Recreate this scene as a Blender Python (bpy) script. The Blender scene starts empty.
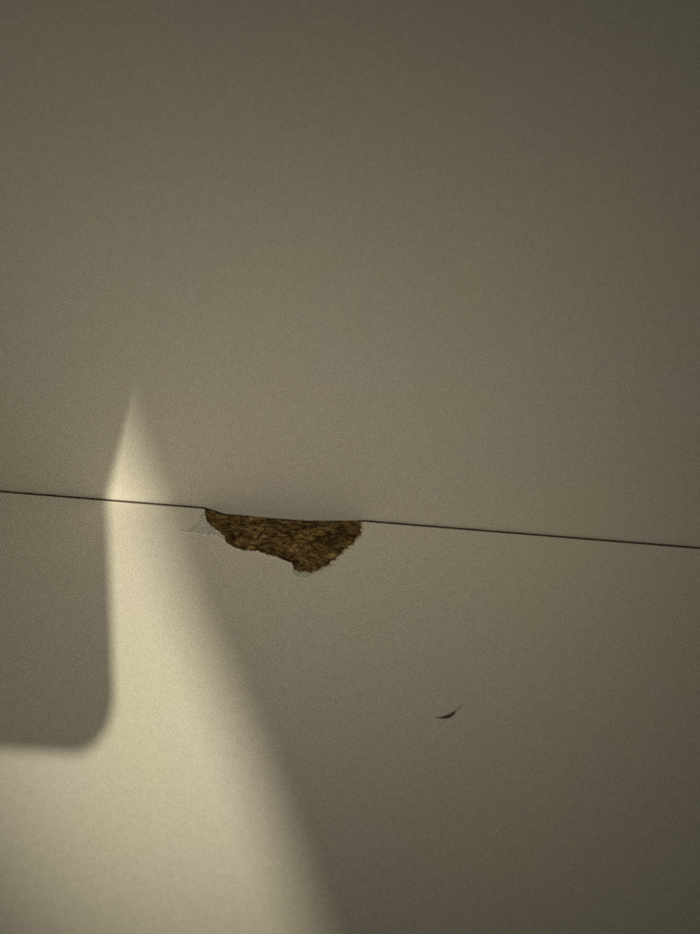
import bpy, bmesh, math, random
import numpy as np
from mathutils import Matrix, Vector, noise

random.seed(7)
S = bpy.context.scene
COL = S.collection
MM = 0.001

# ------------------------------------------------------------------ camera
cam_d = bpy.data.cameras.new('camera')
cam = bpy.data.objects.new('camera', cam_d)
COL.objects.link(cam)
CAM = Vector((-0.00083, -0.14836, 0.16277))
CR = Vector((0.99674, 0.05708, 0.05708)).normalized()
CU = Vector((-0.08072, 0.7048, 0.7048)).normalized()
CF = Vector((0.0, 0.70711, -0.70711)).normalized()
cam.matrix_world = Matrix(((CR.x, CU.x, -CF.x, CAM.x), (CR.y, CU.y, -CF.y, CAM.y),
                           (CR.z, CU.z, -CF.z, CAM.z), (0, 0, 0, 1)))
cam_d.sensor_fit = 'HORIZONTAL'
cam_d.sensor_width = 36.0
cam_d.lens = 57.09
cam_d.clip_start = 0.005
cam_d.clip_end = 20.0
cam_d.dof.use_dof = True
cam_d.dof.focus_distance = 0.222
cam_d.dof.aperture_fstop = 24.0
S.camera = cam

# ------------------------------------------------------------------ world and lamps
W = bpy.data.worlds.new('World')
S.world = W
W.use_nodes = True
bg = W.node_tree.nodes['Background']
bg.inputs['Color'].default_value = (1.0, 0.96, 0.84, 1)
bg.inputs['Strength'].default_value = 0.042

def spot(name, loc, aim, watts, radius, cone, blend, color):
    d = bpy.data.lights.new(name, 'SPOT')
    d.energy = watts
    d.shadow_soft_size = radius
    d.spot_size = math.radians(cone)
    d.spot_blend = blend
    d.color = color
    o = bpy.data.objects.new(name, d)
    COL.objects.link(o)
    o.location = loc
    o.rotation_euler = (Vector(aim) - Vector(loc)).to_track_quat('-Z', 'Y').to_euler()
    return o

# low evening light from over the photographer's right shoulder
spot('key_lamp', (0.4484, -1.2773, 0.8913), (-0.034, -0.0115, 0.0), 126.0, 0.0082, 4.25, 1.0, (1.0, 0.955, 0.72))
# added unseen fill lamps, one either side of the phone, cones dimming the corners
spot('fill_lamp', (-0.26, -0.25, 0.26), (-0.003, -0.001, 0.017), 1.72, 0.05, 24.5, 1.0, (1.0, 0.935, 0.72))
spot('fill_lamp', (0.20, -0.27, 0.29), (-0.017, -0.001, 0.017), 1.32, 0.06, 23.0, 1.0, (1.0, 0.935, 0.75))

S.view_settings.view_transform = 'Standard'
S.view_settings.look = 'None'
S.view_settings.exposure = 0.0
S.view_settings.gamma = 1.0
S.view_settings.use_curve_mapping = False
S.cycles.use_denoising = False
S.cycles.filter_width = 1.9
S.cycles.max_bounces = 8

# ------------------------------------------------------------------ materials
def new_mat(name):
    m = bpy.data.materials.new(name)
    m.use_nodes = True
    nt = m.node_tree
    b = nt.nodes['Principled BSDF']
    return m, nt, b

def nz(nt, scale, detail=3, rough=0.5, vec=None):
    n = nt.nodes.new('ShaderNodeTexNoise')
    n.inputs['Scale'].default_value = scale
    n.inputs['Detail'].default_value = detail
    n.inputs['Roughness'].default_value = rough
    if vec is not None:
        nt.links.new(vec, n.inputs['Vector'])
    return n

def ramp(nt, src, stops):
    r = nt.nodes.new('ShaderNodeValToRGB')
    e = r.color_ramp.elements
    while len(e) < len(stops):
        e.new(0.5)
    for k, (p, c) in zip(e, stops):
        k.position = p
        k.color = (c[0], c[1], c[2], 1)
    nt.links.new(src, r.inputs['Fac'])
    return r

def mix(nt, mode, fac, a, b):
    m = nt.nodes.new('ShaderNodeMix')
    m.data_type = 'RGBA'
    m.blend_type = mode
    m.inputs['Factor'].default_value = fac
    nt.links.new(a, m.inputs[6])
    nt.links.new(b, m.inputs[7])
    return m.outputs[2]

def laminate(name, base, rough=0.55, speck=0.30):
    """Warm white melamine: fine pearl grain, faint large colour drift."""
    m, nt, b = new_mat(name)
    tc = nt.nodes.new('ShaderNodeTexCoord').outputs['Object']
    drift = nz(nt, 38.0, 2, 0.5, tc)
    r1 = ramp(nt, drift.outputs['Fac'], [(0.34, (base[0] * 1.015, base[1] * 0.985, base[2] * 1.03)),
                                         (0.66, (base[0] * 0.995, base[1] * 1.002, base[2] * 0.955))])
    fine = nz(nt, 4600.0, 2, 0.7, tc)
    g1 = ramp(nt, fine.outputs['Fac'], [(0.30, (1 - speck * 1.6,) * 3), (0.50, (1.0,) * 3), (0.72, (1 + speck * 1.2,) * 3)])
    mid = nz(nt, 620.0, 2, 0.5, tc)
    g2 = ramp(nt, mid.outputs['Fac'], [(0.35, (1 - speck * 0.10,) * 3), (0.65, (1 + speck * 0.07,) * 3)])
    c = mix(nt, 'MULTIPLY', 1.0, r1.outputs['Color'], g1.outputs['Color'])
    c = mix(nt, 'MULTIPLY', 1.0, c, g2.outputs['Color'])
    nt.links.new(c, b.inputs['Base Color'])
    b.inputs['Roughness'].default_value = rough
    b.inputs['Specular IOR Level'].default_value = 0.3
    bp = nt.nodes.new('ShaderNodeBump')
    bp.inputs['Strength'].default_value = 0.25
    bp.inputs['Distance'].default_value = 0.00006
    nt.links.new(fine.outputs['Fac'], bp.inputs['Height'])
    nt.links.new(bp.outputs['Normal'], b.inputs['Normal'])
    return m

def fibre(name, dark, midc, light, scale=1.0):
    """Raw wood-chip board: streaks of brown, pale strands, dark pores."""
    m, nt, b = new_mat(name)
    tc = nt.nodes.new('ShaderNodeTexCoord').outputs['Object']
    mp = nt.nodes.new('ShaderNodeMapping')
    mp.inputs['Rotation'].default_value = (0, 0, 0.25)
    mp.inputs['Scale'].default_value = (0.45, 1.0, 1.0)
    nt.links.new(tc, mp.inputs['Vector'])
    n1 = nz(nt, 1250 * scale, 4, 0.62, mp.outputs['Vector'])
    n2 = nz(nt, 420 * scale, 3, 0.55, mp.outputs['Vector'])
    r1 = ramp(nt, n1.outputs['Fac'], [(0.36, dark), (0.50, midc), (0.66, light)])
    r2 = ramp(nt, n2.outputs['Fac'], [(0.37, (0.26, 0.20, 0.16)), (0.52, (1, 1, 1)), (0.66, (1.4, 1.38, 1.25))])
    c = mix(nt, 'MULTIPLY', 1.0, r1.outputs['Color'], r2.outputs['Color'])
    nt.links.new(c, b.inputs['Base Color'])
    b.inputs['Roughness'].default_value = 0.9
    b.inputs['Specular IOR Level'].default_value = 0.15
    bp = nt.nodes.new('ShaderNodeBump')
    bp.inputs['Strength'].default_value = 0.7
    bp.inputs['Distance'].default_value = 0.0002
    nt.links.new(n1.outputs['Fac'], bp.inputs['Height'])
    nt.links.new(bp.outputs['Normal'], b.inputs['Normal'])
    return m

M_LAM = laminate('warm_white_laminate', (0.70, 0.665, 0.585))
M_PAPER = laminate('torn_backing_paper', (0.57, 0.555, 0.50), 0.85, 0.35)
M_CORE = fibre('chipboard', (0.05, 0.027, 0.008), (0.16, 0.10, 0.034), (0.34, 0.25, 0.115))
M_FLAKE = [fibre('wood_strand_pale', (0.20, 0.13, 0.045), (0.34, 0.24, 0.10), (0.50, 0.38, 0.19), 1.4),
           fibre('wood_strand_tan', (0.13, 0.08, 0.025), (0.24, 0.155, 0.055), (0.34, 0.23, 0.09), 1.4),
           fibre('wood_strand_dark', (0.05, 0.028, 0.01), (0.105, 0.06, 0.02), (0.17, 0.10, 0.035), 1.4)]
def plain(name, c, rough, metal=0.0):
    m, nt, b = new_mat(name)
    tc = nt.nodes.new('ShaderNodeTexCoord').outputs['Object']
    n = nz(nt, 400, 3, 0.5, tc)
    r = ramp(nt, n.outputs['Fac'], [(0.3, tuple(v * 0.85 for v in c)), (0.7, tuple(v * 1.15 for v in c))])
    nt.links.new(r.outputs['Color'], b.inputs['Base Color'])
    b.inputs['Roughness'].default_value = rough
    b.inputs['Metallic'].default_value = metal
    return m
M_JOINT_SHADE = plain('joint_shade', (0.035, 0.02, 0.008), 0.95)
M_SCUFF = plain('scuff_dark_brown', (0.075, 0.055, 0.03), 0.9)
M_SCUFF_PALE = plain('scuff_smear', (0.50, 0.47, 0.41), 0.9)
M_PHONE = plain('phone_dark_shell', (0.03, 0.03, 0.032), 0.4)
M_GLASS = plain('phone_black_glass', (0.008, 0.008, 0.009), 0.08)
M_BOARD = fibre('shade_board_wood', (0.05, 0.035, 0.022), (0.085, 0.06, 0.04), (0.13, 0.095, 0.06), 0.05)

# ------------------------------------------------------------------ helpers
def link(name, me, mat, parent=None):
    o = bpy.data.objects.new(name, me)
    COL.objects.link(o)
    if mat and not me.materials:
        me.materials.append(mat)
    if parent:
        o.parent = parent
    return o

def from_bm(name, bm, mat, parent=None, smooth=False):
    bmesh.ops.recalc_face_normals(bm, faces=bm.faces)
    me = bpy.data.meshes.new(name)
    bm.to_mesh(me)
    bm.free()
    if smooth:
        for p in me.polygons:
            p.use_smooth = True
    return link(name, me, mat, parent)

def prism(pts, z0, z1):
    """Outline in mm -> closed slab between z0 and z1 (mm)."""
    bm = bmesh.new()
    vs = [bm.verts.new((x * MM, y * MM, z1 * MM)) for x, y in pts]
    f = bm.faces.new(vs)
    ret = bmesh.ops.extrude_face_region(bm, geom=[f])
    for v in ret['geom']:
        if isinstance(v, bmesh.types.BMVert):
            v.co.z = z0 * MM
    big = [g for g in bm.faces if len(g.verts) > 4]
    bmesh.ops.triangulate(bm, faces=big)
    return bm

def ragged(pts, step, amp, seed, freq=1.6):
    """Resample a polyline (mm) and roughen it."""
    out = []
    for (x0, y0), (x1, y1) in zip(pts[:-1], pts[1:]):
        L = math.hypot(x1 - x0, y1 - y0)
        n = max(1, int(L / step))
        nx, ny = -(y1 - y0) / max(L, 1e-6), (x1 - x0) / max(L, 1e-6)
        for i in range(n):
            t = i / n
            x, y = x0 + (x1 - x0) * t, y0 + (y1 - y0) * t
            k = amp if callable(amp) is False else amp(x, y)
            d = k * (noise.noise((x * freq, y * freq, seed)) + 0.6 * noise.noise((x * freq * 3, y * freq * 3, seed + 5)))
            out.append((x + nx * d, y + ny * d))
    out.append(pts[-1])
    return out

# ------------------------------------------------------------------ outlines, millimetres on the lower board
GAP = -0.58
CHIP = [(-28.75, GAP), (-28.72, -1.3), (-28.16, -3.19), (-26.77, -5.02), (-25.1, -6.17), (-23.92, -7.39), (-23.25, -8.91),
        (-21.88, -9.78), (-20.56, -10.3), (-19.05, -10.5), (-16.88, -10.52), (-15.1, -11.03), (-13.52, -11.42),
        (-11.99, -12.01), (-10.88, -12.39), (-10.33, -12.73), (-10.04, -13.78), (-9.25, -14.19), (-7.98, -14.31),
        (-6.4, -14.24), (-5.06, -13.58), (-3.51, -12.36), (-2.02, -10.43), (-0.24, -8.06), (1.31, -5.87),
        (2.19, -3.93), (2.37, -1.98), (2.23, GAP)]
chip = ragged(CHIP, 0.22, lambda x, y: 0.30 if x < -9 else 0.36, 3.0)
chip[0] = (-28.75, GAP)
# upper decor layer is torn back a little further than the paper below it
TEAR_A = [(-29.0, GAP), (-29.2, -2.2), (-29.6, -4.2), (-30.6, -5.8), (-32.67, -6.83), (-31.12, -6.82), (-29.76, -6.78), (-28.13, -7.25),
          (-26.8, -7.08), (-25.43, -7.14), (-24.37, -7.75), (-23.25, -8.91)]
tear_a = ragged(TEAR_A, 0.25, 0.10, 9.0)
TEAR_B = [(-10.07, -13.54), (-9.81, -15.23), (-8.73, -15.73), (-7.39, -15.95), (-6.16, -14.85), (-5.06, -13.58)]
tear_b = ragged(TEAR_B, 0.25, 0.10, 12.0)
def nearest(p):
    return min(range(len(chip)), key=lambda i: (chip[i][0] - p[0]) ** 2 + (chip[i][1] - p[1]) ** 2)
i1, i2, i3 = nearest((-23.25, -8.91)), nearest((-10.10, -13.3)), nearest((-5.06, -13.58))
decor_notch = tear_a[:-1] + chip[i1:i2] + tear_b[1:-1] + chip[i3:]
X0, X1, YF = -300.0, 300.0, -330.0

def board_outline(notch):
    return [(X0, GAP)] + notch + [(X1, GAP), (X1, YF), (X0, YF)]

# ------------------------------------------------------------------ the furniture
unit = bpy.data.objects.new('laminate_furniture', None)
COL.objects.link(unit)
unit['label'] = 'warm white laminate furniture panels meeting at a thin dark seam with a broken edge'
unit['category'] = 'furniture'

bm = bmesh.new()
bmesh.ops.create_cube(bm, size=1.0)
for v in bm.verts:
    v.co = Vector((v.co.x * 0.60, 0.009 + v.co.y * 0.018, 0.141 + v.co.z * 0.318))
bmesh.ops.bevel(bm, geom=list(bm.edges), offset=0.0004, segments=2, affect='EDGES')
upright = from_bm('upright_panel', bm, M_LAM, unit)
upright['label'] = 'plain upright panel above the seam'

lower = from_bm('lower_panel', prism(board_outline(decor_notch), -0.07, 0.0), M_LAM, unit)
lower['label'] = 'lower panel with a chipped back edge baring brown chipboard'
paper = from_bm('backing_paper', prism(board_outline(chip), -0.36, -0.073), M_PAPER, lower)

# dark strip laid in the joint in place of its shade, sunk to the bare chipboard where the edge is broken
FX = [-29.2, -28.6, -27.26, -24.9, -22.49, -18.9, -14.1, -8.1, -2.73, 1.02, 2.0, 2.6]
FZ = [0.09, 0.22, 0.62, 1.62, 1.52, 1.66, 1.70, 1.58, 0.95, 0.45, 0.20, 0.09]
bm = bmesh.new()
rows = []
for x in [X0 + 0.5] + list(np.arange(-90.0, 90.0, 0.4)) + [X1 - 0.5]:
    z = -np.interp(x, FX, FZ) + 0.05 * noise.noise((x * 0.35, 0.0, 2.0)) + 0.04 * noise.noise((x * 1.7, 0.0, 5.0))
    wd = GAP + 0.004 if not -28.7 < x < 2.2 else -0.3
    rows.append([bm.verts.new(p) for p in ((x * MM, wd * MM, (z - (0.12 if wd > GAP + 0.1 else 0.0)) * MM), (x * MM, -3e-6, (z - 0.01) * MM), (x * MM, -3e-6, -0.003), (x * MM, wd * MM, -0.003))])
for a, b in zip(rows[:-1], rows[1:]):
    for k in range(4):
        bm.faces.new((a[k], a[(k + 1) % 4], b[(k + 1) % 4], b[k]))
bm.faces.new(rows[0])
bm.faces.new(rows[-1])
from_bm('joint_shade_strip', bm, M_JOINT_SHADE, unit)

# solid chipboard under the skin, with a rectangular pocket that the broken surface plugs
PX0, PX1, PY = -30.6, 4.4, -16.4
core_pts = [(X0, GAP), (PX0, GAP), (PX0, PY), (PX1, PY), (PX1, GAP), (X1, GAP), (X1, YF), (X0, YF)]
core = from_bm('board_core', prism(core_pts, -18.0, -0.363), M_CORE, lower)

# ------------------------------------------------------------------ broken chipboard surface (height field)
def seg_dist(px, py, poly):
    d = np.full(px.shape, 1e9)
    for (x0, y0), (x1, y1) in zip(poly[:-1], poly[1:]):
        vx, vy = x1 - x0, y1 - y0
        t = np.clip(((px - x0) * vx + (py - y0) * vy) / (vx * vx + vy * vy + 1e-12), 0, 1)
        d = np.minimum(d, np.hypot(px - x0 - t * vx, py - y0 - t * vy))
    return d
def inside(px, py, poly):
    c = np.zeros(px.shape, bool)
    n = len(poly)
    for i in range(n):
        x0, y0 = poly[i]
        x1, y1 = poly[(i + 1) % n]
        k = ((y0 > py) != (y1 > py)) & (px < (x1 - x0) * (py - y0) / (y1 - y0 + 1e-12) + x0)
        c ^= k
    return c
STEP = 0.14
gx = np.arange(PX0 - 0.05, PX1 + 0.06, STEP)
gy = np.arange(PY - 0.05, GAP + 0.44, STEP)
GX, GY = np.meshgrid(gx, gy)
poly_closed = [(chip[0][0], 1.0)] + chip + [(chip[-1][0], 1.0)]
SD = seg_dist(GX, GY, chip)
IN = inside(GX, GY, poly_closed)
SD = np.where(IN, SD, -SD)
BACKX = [-28.75, -27.26, -24.9, -22.49, -18.9, -14.1, -8.1, -2.73, 1.02, 2.4]
BACKZ = [0.40, 0.73, 1.83, 1.63, 1.80, 1.81, 1.68, 1.04, 0.60, 0.45]
PITS = [(-22.3, -5.6, 1.0, 0.75), (-20.4, -8.3, 1.3, 0.55), (-16.6, -8.4, 1.0, 0.45), (-11.2, -8.3, 1.0, 0.75),
        (-12.4, -6.9, 1.2, 0.55), (-9.4, -11.8, 0.9, 0.6), (-24.4, -4.2, 0.8, 0.4), (-18.4, -3.6, 0.8, 0.35), (-13.8, -3.0, 1.1, 0.3),
        (-5.2, -9.4, 0.9, 0.25), (-3.4, -5.2, 0.8, 0.3)]
def height(x, y, sd):
    if sd <= 0:
        return -0.38
    right = min(1.0, max(0.0, (x + 10.0) / 6.0))
    k = 2.2 * (1 - right) + 0.62 * right
    back = np.interp(x, BACKX, BACKZ)
    cap = back * (0.62 + 0.38 * math.exp(-abs(y) / 2.0)) + 0.1 * (1 - right)
    dep = 0.37 + (max(cap, 0.42) - 0.37) * (1 - math.exp(-k * sd / max(cap, 0.45)))
    for (a, b, r, d) in PITS:
        q = ((x - a) ** 2 + (y - b) ** 2) / (r * r)
        if q < 6:
            dep += 1.5 * d * math.exp(-q)
    w = min(1.0, sd / 0.7)
    ax, ay = x * 0.95 + y * 0.28, y * 0.95 - x * 0.28
    n = 0.30 * noise.noise((ax * 0.38, ay * 0.85, 1.3)) + 0.24 * noise.noise((ax * 0.9, ay * 2.0, 4.7))
    n += 0.16 * abs(noise.noise((ax * 1.4 + 3, ay * 3.6, 8.1))) + 0.12 * noise.noise((x * 3.1, y * 3.4, 2.2))
    n += 0.07 * noise.noise((x * 6.5, y * 6.5, 6.2))
    return min(-0.37, -dep + n * w * (0.75 + 0.35 * min(1, sd / 2)))
ny, nx = GX.shape
verts = []
HZ = np.zeros(GX.shape)
for j in range(ny):
    for i in range(nx):
        z = height(GX[j, i], GY[j, i], SD[j, i])
        HZ[j, i] = z
        verts.append((GX[j, i] * MM, min(GY[j, i], -0.03) * MM, z * MM))
faces = [(j * nx + i, j * nx + i + 1, (j + 1) * nx + i + 1, (j + 1) * nx + i) for j in range(ny - 1) for i in range(nx - 1)]
me = bpy.data.meshes.new('broken_chipboard')
me.from_pydata(verts, [], faces)
broken = link('broken_chipboard', me, M_CORE, lower)
broken['label'] = 'rough brown chipboard bared by the break'

def surf_z(x, y):
    i = min(max(int((x - gx[0]) / STEP), 0), nx - 1)
    j = min(max(int((y - gy[0]) / STEP), 0), ny - 1)
    return HZ[j, i], SD[j, i]

# ------------------------------------------------------------------ wood strands
def strand_mesh(seed):
    """A thin split strand, 1 unit long, bent, tapered at both ends."""
    rr = random.Random(seed)
    bm = bmesh.new()
    rows = []
    n = 6
    bend, lift = rr.uniform(-0.05, 0.05), rr.uniform(0.0, 0.06)
    for i in range(n + 1):
        t = i / n
        w = (0.04 + 0.12 * math.sin(math.pi * min(1, t * 1.05)) ** 0.7) * rr.uniform(0.75, 1.2)
        cx, cy, cz = t - 0.5, bend * math.sin(math.pi * t) + rr.uniform(-.015, .015), lift * math.sin(math.pi * t)
        th = 0.045
        rows.append([bm.verts.new(p) for p in ((cx, cy - w, cz - th), (cx, cy - w * 0.5, cz + th), (cx, cy + w * 0.6, cz + th * 0.8), (cx, cy + w, cz - th))])
    for a, b in zip(rows[:-1], rows[1:]):
        for k in range(4):
            bm.faces.new((a[k], a[(k + 1) % 4], b[(k + 1) % 4], b[k]))
    bm.faces.new(rows[0])
    bm.faces.new(rows[-1])
    bmesh.ops.recalc_face_normals(bm, faces=bm.faces)
    return bm
strand_me = []
for k in range(9):
    m_ = bpy.data.meshes.new('wood_strand')
    b_ = strand_mesh(20 + k)
    b_.to_mesh(m_)
    b_.free()
    m_.materials.append(M_FLAKE[k % 3])
    strand_me.append(m_)

placed = 0
tries = 0
while placed < 80 and tries < 5000:
    tries += 1
    x, y = random.uniform(-28, 2), random.uniform(-14, -0.8)
    z, sd = surf_z(x, y)
    ln = random.uniform(1.5, 3.2)
    if sd < ln * 0.36:
        continue
    kind = random.choices([0, 1, 2], [0.28, 0.36, 0.36])[0]
    o = bpy.data.objects.new('wood_strand', strand_me[random.randrange(3) * 3 + kind])
    COL.objects.link(o)
    o.parent = lower
    ang = random.gauss(-0.15, 0.4) if random.random() < 0.75 else random.uniform(-1.5, 1.5)
    za, _ = surf_z(x - 0.4 * ln * math.cos(ang), y - 0.4 * ln * math.sin(ang))
    zb, _ = surf_z(x + 0.4 * ln * math.cos(ang), y + 0.4 * ln * math.sin(ang))
    tilt = -math.atan2(zb - za, 0.8 * ln) * 0.9
    o.location = (x * MM, y * MM, ((za + zb + z) / 3 + 0.02) * MM)
    o.rotation_euler = (random.gauss(0, 0.35), tilt, ang)
    s = ln * MM
    o.scale = (s, s * random.uniform(0.6, 1.2), s * random.uniform(0.7, 1.2))
    placed += 1

# short fibres standing in the break and fraying along its right rim, too fine to pick apart
def fibre_cloud():
    V, Fc = [], []
    def needle(p, d, ln, w):
        d = Vector(d).normalized()
        a = d.orthogonal().normalized()
        b = d.cross(a)
        base = len(V)
        mid = p + d * ln * 0.55 + Vector((random.gauss(0, .1), random.gauss(0, .1), random.gauss(0, .08))) * ln
        for c, k in ((p, 1.0), (mid, 0.8)):
            for th in (0, 2.09, 4.19):
                q = c + (a * math.cos(th) + b * math.sin(th)) * w * k
                V.append((q.x * MM, q.y * MM, q.z * MM))
        q = p + d * ln
        V.append((q.x * MM, q.y * MM, q.z * MM))
        for k in range(3):
            Fc.append((base + k, base + (k + 1) % 3, base + 3 + (k + 1) % 3, base + 3 + k))
            Fc.append((base + 3 + k, base + 3 + (k + 1) % 3, base + 6))
    n = 0
    while n < 1500:
        x, y = random.uniform(-28.5, 2.3), random.uniform(-14.2, -0.4)
        z, sd = surf_z(x, y)
        if sd < 0.15:
            continue
        ang = random.gauss(-0.2, 0.7)
        needle(Vector((x, y, z)), (math.cos(ang), math.sin(ang), random.uniform(-0.1, 0.45)), random.uniform(0.3, 1.1), random.uniform(0.025, 0.07))
        n += 1
    for i in range(len(chip) - 1):
        (x0, y0), (x1, y1) = chip[i], chip[i + 1]
        if x0 < -9.5:
            cnt, ln0 = 1, 0.28
        else:
            cnt, ln0 = 9, 0.62
        tx, ty = x1 - x0, y1 - y0
        L = math.hypot(tx, ty) + 1e-9
        ox, oy = ty / L, -tx / L          # outward, away from the break
        for _ in range(cnt):
            t = random.random()
            inn = random.uniform(0.05, 0.5)
            p = Vector((x0 + tx * t - ox * inn, y0 + ty * t - oy * inn, -0.12 - inn * 0.35))
            sp = random.gauss(0, 0.8)
            needle(p, (ox + tx / L * sp, oy + ty / L * sp, random.uniform(0.05, 0.6)), random.uniform(0.4, 1.0) * ln0 * 1.5, random.uniform(0.04, 0.09))
    return V, Fc
V, Fc = fibre_cloud()
me = bpy.data.meshes.new('wood_fibres')
me.from_pydata(V, [], Fc)
fib = link('wood_fibres', me, M_FLAKE[1], lower)
fib['kind'] = 'stuff'

# ------------------------------------------------------------------ curled lips of the decor layer
def lip(pts, width, lift, side):
    """Thin curled rim along a torn edge: pts in mm, on the board's side of the tear."""
    bm = bmesh.new()
    rows = []
    n = len(pts)
    for i, (x, y) in enumerate(pts):
        a, b = pts[max(0, i - 1)], pts[min(n - 1, i + 1)]
        L = math.hypot(b[0] - a[0], b[1] - a[1]) + 1e-9
        ox, oy = (b[1] - a[1]) / L * side, -(b[0] - a[0]) / L * side
        k = math.sin(math.pi * i / (n - 1)) ** 0.6 if 0 < i < n - 1 else 0.0
        k *= 0.75 + 0.5 * noise.noise((x * 0.9, y * 0.9, 3.3))
        w, h = width * (0.35 + 0.65 * k), lift * k
        prof = ((0.0, -0.10), (-0.02, h), (w * 0.35, h * 0.75 + 0.01), (w, 0.004), (w, -0.06))
        rows.append([bm.verts.new(((x + ox * s) * MM, (y + oy * s) * MM, z * MM)) for s, z in prof])
    for a, b in zip(rows[:-1], rows[1:]):
        for k in range(5):
            bm.faces.new((a[k], a[(k + 1) % 5], b[(k + 1) % 5], b[k]))
    bm.faces.new(rows[0])
    bm.faces.new(rows[-1])
    return bm
lip_a = [p for p in tear_a if p[1] < -6.4]
e1 = from_bm('curled_edge', lip(lip_a, 0.5, 0.20, 1), M_LAM, lower, True)
e2 = from_bm('curled_edge', lip(chip[i1:i2], 0.6, 0.17, 1), M_LAM, lower, True)
e3 = from_bm('curled_edge', lip(tear_b[2:-1], 0.4, 0.05, 1), M_LAM, lower, True)

# ------------------------------------------------------------------ scuff mark on the lower panel
def blade(pts, widths, top):
    bm = bmesh.new()
    rows = []
    n = len(pts)
    for i, (x, y) in enumerate(pts):
        a, b = pts[max(0, i - 1)], pts[min(n - 1, i + 1)]
        L = math.hypot(b[0] - a[0], b[1] - a[1]) + 1e-9
        nx_, ny_ = -(b[1] - a[1]) / L, (b[0] - a[0]) / L
        w = widths[i]
        rows.append([bm.verts.new(((x + nx_ * s * w) * MM, (y + ny_ * s * w) * MM, z * MM))
                     for s, z in ((-1, 0.004), (-0.5, top * min(1, w * 5)), (0.5, top * min(1, w * 5)), (1, 0.004))])
    for a, b in zip(rows[:-1], rows[1:]):
        for k in range(3):
            bm.faces.new((a[k], a[k + 1], b[k + 1], b[k]))
    return bm
def dense(pts, ws, n=6):
    P, Wd = [], []
    for i in range(len(pts) - 1):
        for k in range(n):
            t = k / n
            x = pts[i][0] * (1 - t) + pts[i + 1][0] * t
            y = pts[i][1] * (1 - t) + pts[i + 1][1] * t
            w = ws[i] * (1 - t) + ws[i + 1] * t
            w *= 1 + 0.45 * noise.noise((x * 4.5, y * 4.5, 1.1))
            P.append((x, y + 0.05 * noise.noise((x * 3, 0.3, 7.7))))
            Wd.append(max(0.01, w))
    return P, Wd
SC = [(16.86, -44.05), (17.54, -43.99), (18.23, -43.96), (19.08, -43.73), (19.94, -43.17), (20.36, -42.72), (20.6, -42.4)]
P_, W_ = dense(SC, [0.01, 0.10, 0.26, 0.36, 0.30, 0.24, 0.12])
scuff = from_bm('scuff_mark', blade(P_, W_, 0.05), M_SCUFF, lower, True)
scuff['label'] = 'small dark curved scuff'
P_, W_ = dense([(20.0, -43.0), (20.8, -42.1), (21.3, -41.6), (21.9, -41.0)], [0.05, 0.28, 0.22, 0.02])
smear = from_bm('scuff_tail', blade(P_, W_, 0.012), M_SCUFF_PALE, lower, True)

# ------------------------------------------------------------------ phone held over the panels; its shadow falls on the left
phone = bpy.data.objects.new('smartphone', None)
COL.objects.link(phone)
phone['label'] = 'dark slim phone held above the panels, casting the round-cornered shadow on the left'
phone['category'] = 'phone'
TH = math.radians(-3.8)
pr = CR * math.cos(TH) + CU * math.sin(TH)
pu = CU * math.cos(TH) - CR * math.sin(TH)
corner = CAM - CF * 0.006 + CR * 0.0198 + CU * -0.0810      # lower right corner of the face towards the panels
PW, PH, PT, RAD = 0.072, 0.150, 0.008, 0.0065
centre = corner - pr * (PW / 2) + pu * (PH / 2) - CF * (PT / 2)
phone.matrix_world = Matrix(((pr.x, pu.x, -CF.x, centre.x), (pr.y, pu.y, -CF.y, centre.y), (pr.z, pu.z, -CF.z, centre.z), (0, 0, 0, 1)))
def rounded(w, h, r, seg=10):
    pts = []
    for cx, cy, a0 in ((w / 2 - r, h / 2 - r, 0), (-w / 2 + r, h / 2 - r, 90), (-w / 2 + r, -h / 2 + r, 180), (w / 2 - r, -h / 2 + r, 270)):
        for k in range(seg + 1):
            t = math.radians(a0 + 90 * k / seg)
            pts.append(((cx + r * math.cos(t)) * 1000, (cy + r * math.sin(t)) * 1000))
    return pts
bm = prism(rounded(PW, PH, RAD), -PT * 500, PT * 500)
from_bm('body', bm, M_PHONE, phone)
from_bm('screen', prism(rounded(PW - 0.004, PH - 0.004, RAD - 0.002), PT * 500 + 0.02, PT * 500 + 0.4), M_GLASS, phone)
lens_c = Vector(((CAM - centre).dot(pr), (CAM - centre).dot(pu)))
lens_pts = [(lens_c.x * 1000 + 6 * math.cos(t * math.tau / 32), lens_c.y * 1000 + 6 * math.sin(t * math.tau / 32)) for t in range(32)]
from_bm('camera_lens', prism(lens_pts, -PT * 500 - 2.0, -PT * 500 - 0.02), M_GLASS, phone)

# ------------------------------------------------------------------ added unseen board, its edge shaped to cast the right-hand shade
board = bpy.data.objects.new('shade_board', None)
COL.objects.link(board)
BO = Vector((0.19481, -0.60730, 0.41520))
bh = Vector((0.93525, 0.35398, 0)).normalized()
bv = Vector((-0.19596, 0.51776, 0.83282)).normalized()
bn = bh.cross(bv)
board.matrix_world = Matrix(((bh.x, bv.x, bn.x, BO.x), (bh.y, bv.y, bn.y, BO.y), (bh.z, bv.z, bn.z, BO.z), (0, 0, 0, 1)))
EDGE = [(10, -80), (4.2, -36), (1.57, -21.38), (1.28, -19.65), (0.85, -15.38), (0.27, -10.33), (-0.8, -5.3), (-1.97, 0.25), (-2.4, 4.72), (-2.95, 7.7), (-3.34, 8.71), (-4.39, 14.31), (-5.33, 18.98), (-6.69, 25.46), (-13.5, 52), (-20, 110)]
from_bm('shade_board_face', prism(EDGE + [(240, 110), (240, -80)], -18, 0), M_BOARD, board)
board['label'] = 'unseen dark board added behind the camera to shade the right of the panels'
board['category'] = 'board'
